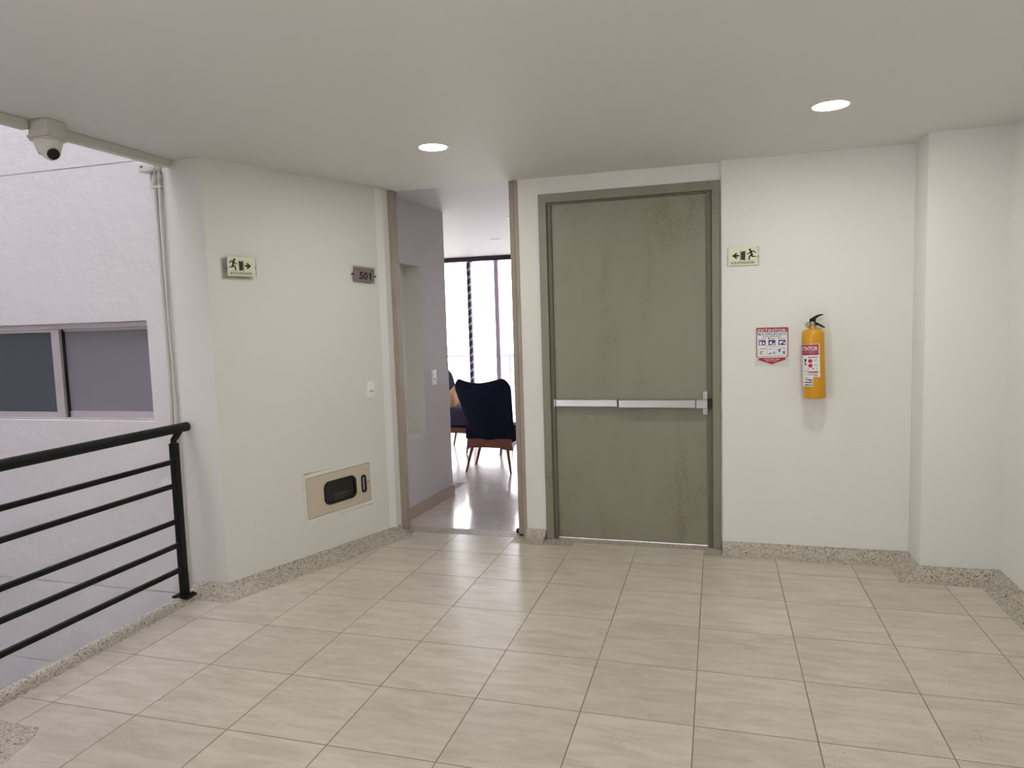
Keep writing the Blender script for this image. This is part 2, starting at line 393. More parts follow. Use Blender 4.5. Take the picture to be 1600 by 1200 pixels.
# terrazzo inlays in the floor
MB().box(-1.35, .13, .60, .96, -.02, -.0005).build('terrazzo_border', M['terrazzo'], floor)
MB().prism([(-2.30, .838), (-1.28, .838), (-1.28, .975), (-2.33, .975)], -.02, .001).build('threshold', M['terrazzo'], floor)
MB().prism([(-3.0, -1.96), (-2.79, -1.968), (-2.572, -1.972), (-2.53, -2.03), (-2.49, -2.17), (-2.47, -2.4), (-3.0, -2.4)], -.01, .0015).build('terrazzo_patch', M['terrazzo'], floor)
# rounded terrazzo kerb along the void
mb = MB(); pr = [(XE-.02, -.28), (XE-.02, .006), (XE-.008, .019), (XE+.012, .025), (XE+.036, .021), (XE+.062, .010), (-2.89, .0005), (-2.89, -.02)]
mb.prism(pr, -7.0, -.58, ax=1); struct(mb.build('trim_1', M['terrazzo'], smooth=True), 'rounded pebble terrazzo kerb along the open edge', 'kerb')
# pebble skirting with a hollow foot
COVE = [(-.01, .066), (.004, .066), (.016, .060), (.030, .046), (.048, .030), (.072, .016), (.10, .006), (.135, .001), (.135, -.003), (-.01, -.003)]
COVE_N = [(o*.72 if o > 0 else o, z) for o, z in COVE]
struct(sweep('baseboard_right', [(.122, .82), (1.25, .82), (1.25, .56), (1.67, .56), (1.67, -6.9)], COVE, M['terrazzo'], side=-1), 'pebble terrazzo skirting under the extinguisher wall', 'baseboard')
struct(sweep('baseboard_left', [(-2.995, -.555), (-2.76, -.555), L(1.322), (-2.274, .80)], COVE, M['terrazzo'], side=-1), 'pebble terrazzo skirting under the angled wall', 'baseboard')
struct(sweep('baseboard_middle', [(-1.262, .862), (-1.118, .862)], COVE, M['terrazzo'], side=-1), 'short pebble skirting between the two doorways', 'baseboard')

# ---------------------------------------------------------------- ceiling, walls
mb = MB()
mb.prism([(XE, -7), (1.80, -7), (1.80, .88), (-2.95, .88), (-2.95, -.30), (XE, -.30)], H, H+.30)
struct(mb.build('ceiling', M['ceiling']), 'smooth off-white plaster ceiling', 'ceiling')
struct(MB().box(-6.1, -1.13, .88, 6.4, H, H+.3).build('ceiling_lounge', M['wall_cast']), 'lounge ceiling coloured with the lilac daylight cast', 'ceiling')  # separate from the hall ceiling to carry the painted lilac cast
# angled wall of number 501 with the recess of the meter cabinet
C0, C1, CZ0, CZ1 = .578, 1.160, .292, .622
mb = MB(); e0 = L(0); eb = (-2.76, -.20)
full = [e0, L(1.322), (-2.285, .72), (-2.285, .97), (-2.76, .97)]
mb.prism(full, -.30, CZ0); mb.prism(full, CZ1, H)
mb.prism([e0, L(C0), L(C0, .20), (-2.76, .02)], CZ0, CZ1)
mb.prism([L(C1), L(1.322), (-2.285, .72), (-2.285, .97), L(C1, .20)], CZ0, CZ1)
mb.prism([L(C0, .20), L(C1, .20), (-2.285, .97), (-2.76, .97), (-2.76, .02)], CZ0, CZ1)
struct(mb.build('wall_left', M['wall']), 'angled white wall with the number plate and meter cabinet', 'wall')
M['end_strip'] = mat('bright_white_strip', (.86, .86, .84, 1), .4)
struct(MB().prism([(L(1.322)[0], L(1.322)[1]+.001), (-2.262, .745), (-2.262, .834), (-2.284, .834), (-2.284, .69)], -.004, H-.002).build('trim_2', M['end_strip']), 'bright white strip along the left jamb', 'trim')  # strip coloured lighter than the wall beside it
# return wall and the stuccoed wall of the light well with its window hole
WY = -.525; WX1, WZ0, WZ1 = -3.252, 1.045, 1.668
struct(MB().box(-3.032, -2.76, -.555, -.22, -.30, H).build('wall_return', M['wall']), 'narrow white return wall beside the railing post', 'wall')
mb = MB()
GZ = [-6.0, -.612, -.606, -.046, -.040, 2.617, 2.624, 9.6]
def fac(x0, x1, z0, z1):
    z = [z0] + [g for g in GZ if z0 < g < z1] + [z1]
    for a, b_ in zip(z, z[1:]):
        inset = .008 if (b_-a) < .0075 else 0.0
        mb.box(x0, x1, WY+inset, WY+.24, a, b_)
fac(WX1, -3.032, -6, 9.6); fac(-5.0, WX1, -6, WZ0); fac(-5.0, WX1, WZ1, 9.6); fac(-5.6, -5.0, -6, 9.6)
mb.box(-3.032, -2.76, -.50, -.26, -6, -.30); mb.box(-3.032, -2.76, -.50, -.26, H+.30, 9.6)  # upper parts carried up out of view to cut the sky light
struct(mb.build('wall_outside', M['facade']), 'rough white stucco wall of the light well', 'wall')
mb = MB(); mb.box(-5.7, -5.5, -5.0, -.28, -6, 9.6); mb.box(-5.7, -2.98, -5.2, -5.0, -6, 9.6)  # unseen walls, drawn close and tall to cut the sky light
mb.box(-2.98, -2.80, -5.2, -.56, -6, -.30); mb.box(-2.98, -2.80, -5.2, -.56, H+.30, 9.6)  # upper wall added above the slab to block the sky
struct(mb.build('wall_lightwell_unseen', M['facade']), 'unseen stucco walls of the light well, sized to limit sky light', 'wall')
struct(MB().box(-5.6, -2.9, -5.1, -.56, -3.4, -3.2).build('ground', M['concrete']), 'unseen pale floor raised to brighten the foot of the light well', 'ground')  # unseen floor, raised and kept pale to bounce light onto the lower stucco
# back wall round the fire door
mb = MB()
mb.box(-1.272, -1.112, .862, 1.05, -.004, H); mb.box(-1.112, .112, .862, 1.05, 2.474, H); mb.box(.112, .124, .862, 1.05, -.004, H)
struct(mb.build('wall_back', M['wall']), 'white wall strip round the steel fire door', 'wall')
struct(MB().box(.124, 1.25, .82, 1.05, -.004, H).build('wall_right', M['wall']), 'white wall with the extinguisher and its signs', 'wall')
struct(MB().bbox(1.25, 1.80, .56, 1.05, -.30, H+.1, .012).build('column', M['wall'], smooth=True), 'square white column in the right corner', 'column')
struct(MB().box(1.67, 1.80, -7, .56, -.30, H).build('wall_side', M['wall']), 'white side wall at the right edge', 'wall')
struct(MB().box(-2.98, 1.80, -7.2, -7.0, -.30, H+.3).build('wall_front', M['wall']), 'white wall closing the hall', 'wall')
# stairwell behind the fire door, open to the sky
mb = MB(); mb.box(-1.13, 1.80, 3.6, 3.8, -.30, 3.4); mb.box(1.60, 1.80, 1.05, 3.6, -.30, 3.4); mb.box(-1.13, 1.80, .97, 3.6, -.30, -.01)
struct(mb.build('wall_stairwell', M['wall_cast']), 'stairwell walls behind the fire door', 'wall')
# corridor wall with its niche (local: s along, d into the wall)
K0, K1 = Vector((-2.338, .97)), Vector((-2.275, 1.975)); KD = (K1-K0).normalized(); KN = Vector((KD.y, -KD.x))
def K(s, d): p = K0 + KD*s - KN*d; return (p.x, p.y)
def kbox(m_, s0, s1, d0, d1, z0, z1): m_.prism([K(s0, d0), K(s1, d0), K(s1, d1), K(s0, d1)], z0, z1)
mb = MB(); KL = (K1-K0).length
kbox(mb, 0, KL, 0, .5, -.004, .650); kbox(mb, 0, KL, 0, .5, 2.082, H)
kbox(mb, 0, .165, 0, .5, .650, 2.082); kbox(mb, .515, KL, 0, .5, .650, 2.082); kbox(mb, .165, .515, .16, .5, .650, 2.082)
nl = MB(); kbox(nl, .5135, .515, .0015, .16, .650, 2.082); kbox(nl, .165, .515, .1585, .16, .650, 2.082); kbox(nl, .165, .515, .0015, .16, .650, .6515)
struct(mb.build('wall_corridor', M['wall_cast']), 'lounge entry wall with a tall recessed niche', 'wall')
nl.build('niche_lining', M['wall'], bpy.data.objects['wall_corridor'])
mb = MB(); kbox(mb, 0, KL+.012, -.012, 0, 0, .097); mb.prism([K(KL, 0), K(KL+.012, 0), K(KL+.012, .5), K(KL, .5)], 0, .097)
struct(mb.build('baseboard_corridor', M['baseboard_wood']), 'tan baseboard along the lounge entry', 'baseboard')
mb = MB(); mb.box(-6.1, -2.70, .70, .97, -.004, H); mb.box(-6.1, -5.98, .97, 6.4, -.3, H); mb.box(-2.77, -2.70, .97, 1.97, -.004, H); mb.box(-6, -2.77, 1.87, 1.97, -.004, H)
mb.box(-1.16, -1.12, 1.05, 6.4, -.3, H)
struct(mb.build('wall_lounge', M['wall_cast']), 'pale walls of the lounge', 'wall')

# ---------------------------------------------------------------- doorway to 501: taupe jambs
mb = MB(); mb.bbox(-2.274, -2.222, .835, .905, 0, H, .004, 1)
j = struct(mb.build('door_2', M['taupe']), 'tall taupe jamb at the left of the lounge doorway', 'door jamb')
r = empty_struct('door_3', 'tall taupe jamb and open door edge right of the lounge doorway', 'door jamb', (-1.30, .88, 0))
MB(Matrix.Translation((1.30, -.88, 0))).bbox(-1.335, -1.297, .885, .975, .012, H, .003, 1).build('door_leaf', M['taupe'], r)
MB(Matrix.Translation((1.30, -.88, 0))).bbox(-1.290, -1.262, .855, .98, 0, H, .003, 1).build('jamb', M['taupe'], r)
MB(Matrix.Translation((1.30, -.88, 0))).box(-1.297, -1.290, .90, .97, .004, H-.004).build('shadow_gap', M['dark_gap'], r)  # black infill painting the shade between leaf and jamb
MB(Matrix.Translation((1.30, -.88, 0))).box(-1.330, -1.300, .878, .884, .004, .012).build('foot_seal', M['dark_gap'], r)
mb = MB(); mb.lathe([(.001, .002), (.016, .004), (.021, .012), (.021, .026), (.016, .036), (.001, .038)], 20)
o = mb.build('door_stop', M['dark_gap'], smooth=True, loc=(-1.352, .945, 0)); o['label'] = 'small black rubber door stop at the foot of the lounge door edge'; o['category'] = 'door stop'

# ---------------------------------------------------------------- fire door
D = empty_struct('door_1', 'olive grey steel fire door with a panic bar', 'door', (-.5, .85, 0))
X = Matrix.Translation((.5, -.85, 0))
mb = MB(X); fx0, fx1, fz = -1.112, .112, 2.474
mb.prism([(fx0, .0), (fx0+.056, .0), (fx0+.056, fz-.060), (fx1-.050, fz-.060), (fx1-.050, .0), (fx1, .0), (fx1, fz), (fx0, fz)], .845, .96, ax=1)
mb.build('door_frame', M['doorframe'], D, bevel=.003)
mb = MB(X)
ix0, ix1, iz = fx0+.056, fx1-.050, fz-.060
mb.prism([(ix0, .0), (ix0+.030, .0), (ix0+.030, iz-.014), (ix1-.034, iz-.014), (ix1-.034, .0), (ix1, .0), (ix1, iz), (ix0, iz)], .866, .8835, ax=1)
mb.build('door_rebate', M['stop'], D, bevel=.002)
leaf = MB(X).bbox(ix0+.012, ix1-.014, .884, .908, .010, iz-.004, .003, 1).build('door_leaf', M['door'], D)
LF = Matrix.Translation((.5, -.85, 0))
mb = MB(LF); mb.bbox(-1.030, -1.018, .830, .884, .976, 1.031, .003, 1); mb.build('end_cap', M['steel'], leaf)
mb = MB(LF); mb.bbox(-1.017, -.578, .836, .884, .978, 1.028, .003, 1); mb.build('push_bar', M['steel'], leaf)
mb = MB(LF); mb.box(-.577, -.568, .845, .884, .979, 1.027); mb.build('bar_gap', M['dark_gap'], leaf)
mb = MB(LF); mb.bbox(-.567, -.048, .812, .884, .974, 1.030, .004, 1); mb.build('push_pad', M['steel'], leaf)
mb = MB(LF); mb.bbox(-.046, .030, .815, .884, .972, 1.031, .003, 1); mb.build('latch_case', M['steel'], leaf)
mb = MB(LF); mb.bbox(-.004, .031, .850, .884, .924, 1.086, .003, 1); mb.build('latch_plate', M['steel'], leaf)
mb = MB(LF); mb.bbox(.031, .056, .838, .884, .968, 1.034, .004, 1); mb.build('latch_bolt', M['dark_gap'], leaf)

# ---------------------------------------------------------------- light well window (window_1)
W1 = empty_struct('window_1', 'aluminium sliding window with frosted panes in the stucco wall', 'window', (-4.1, WY+.04, WZ0))
X = Matrix.Translation((4.1, -WY-.04, -WZ0))
wx0 = -4.98; y0 = WY+.035
mb = MB(X); mb.bbox(wx0, WX1, y0, y0+.07, WZ1-.036, WZ1, .003, 1); mb.bbox(wx0, WX1, y0, y0+.07, WZ0, WZ0+.012, .003, 1); mb.box(WX1-.006, WX1, y0+.02, y0+.07, WZ0, WZ1); mb.box(wx0, wx0+.02, y0, y0+.07, WZ0, WZ1)
mb.build('window_frame', M['alu'], W1)
def sash(x0, x1, ya, sl, sr, glass, bot):
    mb = MB(X); mb.box(x0+sl, x1-sr, ya, ya+.022, WZ0+.013, WZ0+.013+bot); mb.box(x0+sl, x1-sr, ya, ya+.022, WZ1-.052, WZ1-.037)
    if sl: mb.box(x0, x0+sl-.0003, ya-.001, ya+.022, WZ0+.013, WZ1-.037)
    if sr: mb.box(x1-sr+.0003, x1, ya-.001, ya+.022, WZ0+.013, WZ1-.037)
    s_ = mb.build('sash', M['alu'], W1)
    MB(X).box(x0+sl, x1-sr, ya+.009, ya+.013, WZ0+.013+bot, WZ1-.052).build('pane', glass, s_)
sash(-4.93, -3.992, y0+.004, .04, .066, M['tinted'], .036)
sash(-4.02, WX1-.007, y0+.032, .03, .002, M['frost'], .040)
MB(X).box(-3.991, -3.985, y0+.022, y0+.05, WZ0+.014, WZ1-.037).build('gasket', M['dark_gap'], W1)
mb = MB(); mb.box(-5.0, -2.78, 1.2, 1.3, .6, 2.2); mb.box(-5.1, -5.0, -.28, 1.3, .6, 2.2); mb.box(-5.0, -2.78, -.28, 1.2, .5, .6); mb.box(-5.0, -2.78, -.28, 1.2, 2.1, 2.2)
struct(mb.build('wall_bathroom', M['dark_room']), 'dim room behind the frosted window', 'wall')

# ---------------------------------------------------------------- lounge window wall (window_2) and what hangs there
W2 = empty_struct('window_2', 'full-height lounge window with dark head rail', 'window', (-3.4, 6.25, 0))
X = Matrix.Translation((3.4, -6.25, 0))
MB(X).bbox(-5.98, -1.16, 6.22, 6.32, 2.522, H-.002, .004, 1).build('head_rail', M['plum_dark'], W2)
MB(X).bbox(-5.98, -1.16, 6.24, 6.30, 0, .05, .004, 1).build('sill_rail', M['plum_dark'], W2)
xs = [-5.98, -4.75, -3.54, -3.125, -1.9, -1.16]
for k, x in enumerate(xs):
    MB(X).bbox(max(-5.98, x-.033), min(-1.16, x+.033), 6.235, 6.305, .05, 2.522, .004, 1).build('mullion', M['lilac'], W2)
for a, b_ in zip(xs, xs[1:]): MB(X).box(a+.033, b_-.033, 6.268, 6.274, .05, 2.522).build('pane', M['clear'], W2)
# dark twisted strip in front of the left mullion
def helix(m_, ph, wd, r_, n=230):
    rows = []
    for k in range(n+1):
        z = .05+2.45*k/n; a = z*2*PI/.118+ph
        rows.append([m_.v((r_*math.cos(a+q_), r_*math.sin(a+q_), z)) for q_ in [wd*i_/4-wd/2 for i_ in range(5)]])
    for A_, B_ in zip(rows, rows[1:]):
        for i_ in range(4): m_.face([A_[i_], A_[i_+1], B_[i_+1], B_[i_]])
mb = MB(); helix(mb, 0, 4.4, .032); mb.tube([(0, 0, .05), (0, 0, 2.51)], .027, 16)
pale = MB(); helix(pale, PI, 1.9, .031)  # pale helical stripe wound round the dark strip
o = mb.build('twisted_curtain', M['plum_dark'], smooth=True, loc=(-3.54, 6.17, 0)); pale.build('pale_stripe', M['lilac'], o, smooth=True); o['label'] = 'narrow dark twisted curtain hanging before the lounge window'; o['category'] = 'curtain'
mb = MB(); c = [(mb.v((-.185+.37*k/24, .004*math.sin(k*1.3), 0)), mb.v((-.185+.37*k/24, .004*math.sin(k*1.3), 2.44))) for k in range(25)]
for a, b_ in zip(c, c[1:]): mb.face([a[0], b_[0], b_[1], a[1]])
o = mb.build('roller_blind', M['blind'], smooth=True, loc=(-3.333, 6.205, .07)); o['label'] = 'bright white blind filling the middle window bay behind the chair'; o['category'] = 'blind'
# balcony and railing
struct(MB().box(-6.1, -1.1, 6.4, 7.5, -.3, -.02).build('floor_balcony', M['concrete']), 'pale balcony slab outside the lounge', 'balcony')
B = thing('balcony_railing', 'lilac grey balcony railing with thin horizontal cables outside the window', 'railing', (-3.4, 7.2, -.02))
X = Matrix.Translation((3.4, -7.2, .02))
MB(X).bbox(-6.0, -1.2, 7.17, 7.23, 1.012, 1.052, .006, 1).build('handrail', M['railing'], B)
for z in (.865, .725, .585, .445, .305, .165): MB(X).tube([(-6.0, 7.2, z), (-1.2, 7.2, z)], .007, 8).build('cable', M['railing'], B)
for x in (-5.6, -4.6, -3.225, -2.2, -1.25): MB(X).bbox(x-.018, x+.018, 7.182, 7.218, -.02, 1.012, .003, 1).build('post', M['railing'], B)
# beyond the balcony
struct(MB().box(-160, 120, 9, 260, -14.2, -14).build('terrain', M['ground']), 'hazy green ground far below', 'ground')
def blob(mb, c, r):
    t = bmesh.new(); bmesh.ops.create_icosphere(t, subdivisions=3, radius=1)
    for q in t.verts:
        d = q.co.copy(); k = 1 + .16*math.sin(d.x*7+c[0])*math.sin(d.y*8+c[1]) + .12*math.sin(d.z*9+c[2]*3) + random.uniform(-.06, .06)
        q.co = Vector((c[0]+d.x*r*k, c[1]+d.y*r*k, c[2]+d.z*r*.8*k))
    mb.absorb(t)
for n_, (x, y, h, lab) in enumerate([(-27, 55, 11.2, 'pale distant treetop left of the dark twisted curtain'), (-21.5, 48, 10.4, 'lower pale treetop close beside the dark twisted curtain'), (-20.2, 66, 12.4, 'hazy bluish treetop seen above the railing post'), (-16.0, 52, 9.6, 'low pale treetop beyond the right window bay')]):
    t = thing('distant_tree', lab, 'tree', (x, y, -14), group='trees beyond the balcony')
    MB().tube([(0, 0, 0), (.1, 0, h*.4), (0, .1, h*.7)], .35, 10, .15).build('trunk', M['bark'], t)
    mb = MB()
    for k in range(6): a = k*1.1; blob(mb, (1.5*math.cos(a), 1.5*math.sin(a), h*.62+.5*(k % 3)), 1.7)
    blob(mb, (0, 0, h*.83), h*.17); mb.build('crown', M['leafage'], t, smooth=True)

# ---------------------------------------------------------------- black railing along the void
R = thing('stair_railing', 'black metal railing with round handrail and five flat bars along the open edge', 'railing', (-2.968, -.69, 0))
X = Matrix.Translation((2.968, .69, 0)); px, py = -2.968, -.69
def post(y):
    p = MB(X).bbox(px-.020, px+.020, y-.020, y+.020, .010, .945, .002, 1).build('post', M['black_metal'], R)
    MB(X).bbox(px-.055, px+.050, y-.045, y+.045, .018, .030, .002, 1).build('base_plate', M['black_metal'], p)
    for a in (-1, 1): MB(X).lathe([(.007, 0), (.007, .006), (.004, .009)], 8, Matrix.Translation((px+.037, y+.03*a, .030))).build('bolt', M['black_metal'], p)
    mb = MB(X); prof = [(y-.012, .943), (y+.012, .943), (y+.012, .955), (y+.060, .996), (y+.060, 1.006), (y+.030, 1.006), (y-.012, .968)]
    mb.prism(prof, px-.012, px+.012, ax=0); mb.build('bracket', M['black_metal'], p)
for y in (py, -2.35, -4.0, -5.65): post(y)
mb = MB(X); mb.tube([(px, -.575, 1.026), (px, -.60, 1.026), (px, -6.9, 1.026)], .028, 20); mb.build('handrail', M['black_metal'], R, smooth=True)
for z, hh in ((.837, .026), (.695, .026), (.482, .026), (.339, .026), (.189, .026)):
    MB(X).bbox(px-.013, px+.013, -6.9, py-.018, z-hh/2, z+hh/2, .003, 1).build('rail_bar', M['black_metal'], R)

# ---------------------------------------------------------------- duct, junction box, conduit, camera on the ceiling edge
o = MB().bbox(-.022, .022, -.770, 0, -.046, 0, .003, 1).build('cable_duct', M['duct'], loc=(XE+.020, -.578, H)); o['label'] = 'pale cable duct under the ceiling edge between camera and junction box'; o['category'] = 'duct'
o = MB().bbox(-.022, .022, -4.7, 0, -.046, 0, .003, 1).build('cable_duct', M['duct'], loc=(XE+.020, -1.456, H)); o['label'] = 'pale cable duct under the ceiling edge on the near side of the camera'; o['category'] = 'duct'
J = thing('junction_box', 'small white junction box where the duct meets the stucco wall', 'junction box', (-3.075, -.57, 2.56))
MB().bbox(-.078, .034, -.040, .040, -.030, .034, .006, 2).build('box_body', M['white_plastic'], J, smooth=True)
MB().lathe([(.006, -.002), (.006, .002)], 10, Matrix.Translation((-.050, -.041, -.002)) @ Matrix.Rotation(PI/2, 4, 'X')).build('knockout', M['dark_gap'], J)
Cn = thing('conduit', 'pair of cream painted conduits down the wall corner by the railing post', 'conduit', (-3.06, -.57, 0))
for k, (dx, r_) in enumerate(((-.012, .010), (.016, .009))):
    pts = [(dx+.003*math.sin(z*5+k*2)-.0, -.002*math.cos(z*7+k), z) for z in [i*.15 for i in range(-4, 17)]] + [(dx, 0, 2.53)]
    MB().tube(pts, r_, 10).build('pipe', M['duct'], Cn, smooth=True)
MB().lathe([(.016, 0), (.017, .03), (.012, .05)], 12, Matrix.Translation((-.012, 0, 2.47))).build('gland', M['duct'], Cn, smooth=True)
MB().lathe([(.014, 0), (.014, .025)], 12, Matrix.Translation((.02, -.002, 2.49))).build('gland', M['duct'], Cn, smooth=True)
MB().bbox(-.030, .034, -.012, .03, 2.435, 2.452, .003, 1).build('clamp', M['white_plastic'], Cn)
SC = thing('security_camera', 'white turret security camera on a square box under the ceiling edge', 'camera', (-2.906, -1.402, H))
MB().bbox(-.057, .057, -.050, .050, -.068, 0, .004, 2).build('back_box', M['duct'], SC, smooth=True)
mb = MB(); mb.prism(rrect(-.066, -.058, .066, .058, .012), -.080, -.068); mb.prism(rrect(-.060, -.054, .060, .054, .012), -.092, -.080); mb.build('mount_plate', M['duct'], SC, bevel=.003)
MB().lathe([(.058, -.092), (.058, -.104), (.054, -.116), (.047, -.142), (.043, -.150), (.02, -.150)], 32).build('turret_housing', M['white_plastic'], SC, smooth=True)
dirv = Vector((.90, -.36, -.55)).normalized(); q = dirv.to_track_quat('Z', 'Y').to_matrix().to_4x4()
mm = Matrix.Translation((.012, -.002, -.138)) @ q
t = MB(); t.lathe([(.001, -.042), (.022, -.036), (.036, -.022), (.0415, 0), (.039, .016), (.032, .029), (.027, .034)], 28, mm); ball = t.build('eyeball', M['white_plastic'], SC, smooth=True)
t = MB(); t.lathe([(.027, .033), (.0265, .0375), (.001, .038)], 28, mm); t.build('lens', M['lens'], ball, smooth=True)

# ---------------------------------------------------------------- recessed downlights
def downlight(x, y, r, lab, lit=True):
    t = thing('ceiling_light', lab, 'ceiling light', (x, y, H), group='round recessed ceiling lights')
    mb = MB(); mb.lathe([(r, -.0005), (r+.009, -.0005), (r+.013, -.003), (r+.011, -.006), (r, -.006)], 40, cap=False)
    mb.b.verts.ensure_lookup_table(); vs = mb.b.verts[:]; n = 40
    for k in range(n): mb.face([vs[4*n+k], vs[4*n+(k+1) % n], vs[(k+1) % n], vs[k]])
    mb.build('trim_ring', M['white_plastic'], t, smooth=True)
    MB().lathe([(r-.0005, -.0045), (r-.0005, -.0025)], 40).build('diffuser', M['lamp'] if lit else M['white_plastic'], t)
downlight(-1.440, -.255, .078, 'lit round ceiling light in front of the lounge doorway')
downlight(.625, -.245, .082, 'lit round ceiling light nearest the extinguisher')
downlight(-1.56, -2.42, .080, 'lit round ceiling light just above the top of the view')
downlight(.60, -2.42, .080, 'lit round ceiling light behind the one nearest the extinguisher')
downlight(-2.48, 4.22, .050, 'unlit small lounge ceiling light near the balcony window', False)
downlight(-1.78, 2.55, .050, 'unlit small lounge ceiling light near the lounge doorway', False)

# ---------------------------------------------------------------- signs
def evac_sign(lab, mtx, mirror, off):
    t = thing('evacuation_sign', lab, 'sign'); t.matrix_world = mtx
    w_, h_ = .206, .120
    if off:
        ac = MB(); ac.prism(rrect(-w_/2-.014, -h_/2-.016, w_/2-.010, h_/2-.008, .004), .002, .005); ac.build('acrylic_back', M['acrylic'], t)
        MB().prism(rrect(-.095, -.062, .086, .048, .003), .0052, .0058).build('backing_sheet', M['pale_panel'], t)
    z = .030 if off else .006
    MB().prism(rrect(-w_/2+.004, -h_/2, w_/2, h_/2, .004), z-.004, z).build('acrylic_front', M['acrylic'], t)
    MB().prism(rrect(-.088, -.0565, .092, .0585, .003), z+.0003, z+.0011).build('sign_face', M['cream'], t)
    z += .0012; s = -1 if mirror else 1
    def f(x, y): return (s*x+.002, y*.86+.006)
    def fp(p): return [f(*q_) for q_ in (p if s > 0 else p[::-1])]
    man = [disc(-.043, .042, .0078), capsule((-.049, .030), (-.055, .006), .0072, .0062), capsule((-.051, .029), (-.068, .030), .0042, .0036), capsule((-.068, .030), (-.077, .017), .0036, .0030),
           capsule((-.046, .027), (-.038, .014), .004, .0035), capsule((-.038, .014), (-.026, .011), .0035, .003),
           capsule((-.053, .004), (-.040, -.010), .0056, .0046), capsule((-.040, -.010), (-.038, -.034), .0046, .0034),
           capsule((-.056, .004), (-.058, -.010), .0056, .0046), capsule((-.058, -.010), (-.079, -.011), .0044, .0032)]
    flat('running_figure', [fp(p) for p in man], M['ink'], t, z, join=True)
    flat('door_symbol', [fp([(-.016, .034), (.010, .028), (.010, -.030), (-.014, -.036)]), fp([(.012, .036), (.016, .036), (.017, -.037), (.013, -.037)]), fp([(-.016, .0355), (-.014, .035), (.014, .0345), (.014, .037)])], M['ink'], t, z)
    flat('door_edge', [fp([(.0102, .028), (.0122, .034), (.0132, -.036), (.0102, -.030)])], M['olive'], t, z)
    flat('arrow', [fp([(.024, .008), (.042, .008), (.032, .022), (.044, .022), (.068, .001), (.044, -.020), (.032, -.020), (.042, -.006), (.024, -.006)])], M['ink'], t, z)
    lettering('RUTA DE EVACUACIÓN', (-.072, -.0475, .072, -.0275), M['ink'], t, z+.0003, .02)
    for x in (-.094 if off else -.092, .0955): MB().lathe([(.0042, 0), (.0042, z+.003), (.002, z+.005)], 10, Matrix.Translation((x, -.002, .001))).build('fixing_screw', M['steel'], t, smooth=True)
    return t
n3 = (LN.x, LN.y, 0); d3 = (LD.x, LD.y, 0)
def onleft(s, z): p = L(s); return (p[0], p[1], z)
evac_sign('cream exit route sign on the angled wall, arrow pointing right', frame(onleft(.197, 1.972), d3, n3), False, True)
evac_sign('cream exit route sign beside the fire door, arrow pointing left', frame((.254, .82, 1.968), (1, 0, 0), (0, -1, 0)), True, False)
t = thing('number_plate', 'plum grey door number plate reading 501', 'sign'); t.matrix_world = frame(onleft(1.176, 1.958), d3, n3) @ Matrix.Rotation(-.06, 4, 'Z')
MB().prism(rrect(-.107, -.062, .107, .062, .005), .014, .018).build('acrylic_front', M['acrylic'], t)
MB().prism(rrect(-.096, -.050, .092, .050, .003), .0183, .0190).build('sign_face', M['plum'], t)
lettering('50', (-.046, -.034, .030, .020), M['ink'], t, .0194, .03)
flat('lettering', [[(.050, -.034), (.063, -.034), (.063, .020), (.054, .020), (.050, .012), (.038, .006), (.038, -.003), (.050, .003)]], M['ink'], t, .0194)
flat('emblem', [[(.066, .026), (.070, .030), (.0785, .030), (.081, .026), (.078, .038), (.0735, .044), (.070, .038)], capsule((.060, .020), (.068, .025), .0012, .0012), capsule((.079, .024), (.087, .017), .0012, .0012)], M['ink_plum'], t, .0191)
flat('printed_line', [rect(-.084, .030, -.044, .035)], M['ink_plum'], t, .0191)
for x in (-.104, .103): MB().lathe([(.005, 0), (.005, .021), (.0025, .023)], 10, Matrix.Translation((x, -.003, .001))).build('fixing_screw', M['dark_gap'], t, smooth=True)

# extinguisher instruction sign (drawn in units measured on the sign, 1/4010 m)
t = thing('extinguisher_sign', 'red and white extinguisher instruction sign on the wall left of the extinguisher', 'sign'); t.matrix_world = frame((.4355, .82, 1.380), (1, 0, 0), (0, -1, 0))
def u(x, y): return ((x-575)/4010, (587-y)/3940)
def up(pts): return [u(*p) for p in pts][::-1]
def ur(x0, y0, x1, y1): return up([(x0, y0), (x1, y0), (x1, y1), (x0, y1)])
MB().prism(rrect(-.1035, -.125, .1035, .126, .003), 0, .003).build('panel', M['pale_panel'], t)
flat('shield', [up([(185, 125), (205, 100), (950, 100), (970, 125), (970, 838), (880, 885), (280, 890), (185, 838)])], M['maroon'], t, .0031)
flat('shield_face', [up([(208, 218), (946, 218), (946, 826), (870, 866), (290, 870), (208, 826)])], M['paper'], t, .0037)
lettering('EXTINTOR', u(225, 205)+u(915, 138), M['paper'], t, .0040, .01)
lettering('MULTIPROPOSITO', u(225, 298)+u(930, 238), M['navyprint'], t, .0044, .02)
flat('printed_line', [ur(280, 308, 870, 313), ur(345, 325, 800, 338), ur(300, 826, 850, 838)], M['ink_soft'], t, .0042)
flat('printed_line', [ur(420, 580, 740, 592), ur(300, 372, 410, 392), ur(535, 372, 650, 392), ur(760, 370, 900, 386), ur(275, 632, 440, 650), ur(500, 636, 590, 648), ur(760, 618, 890, 634)], M['pinkprint'], t, .0042)
flat('class_mark', [up([(250, 395), (268, 360), (288, 395)])], M['olive'], t, .0042)
flat('class_mark', [[u(500+22*math.cos(a*.45), 380+22*math.sin(a*.45)) for a in range(14)][::-1]], M['maroon'], t, .0042)
flat('class_mark', [[u(738+18*math.cos(a*.45), 374+18*math.sin(a*.45)) for a in range(14)][::-1]], M['ink'], t, .0042)
for x0, x1 in ((248, 416), (485, 656), (730, 905)): flat('pictogram', [ur(x0, 418, x1, 552)], M['navyprint'], t, .0042)
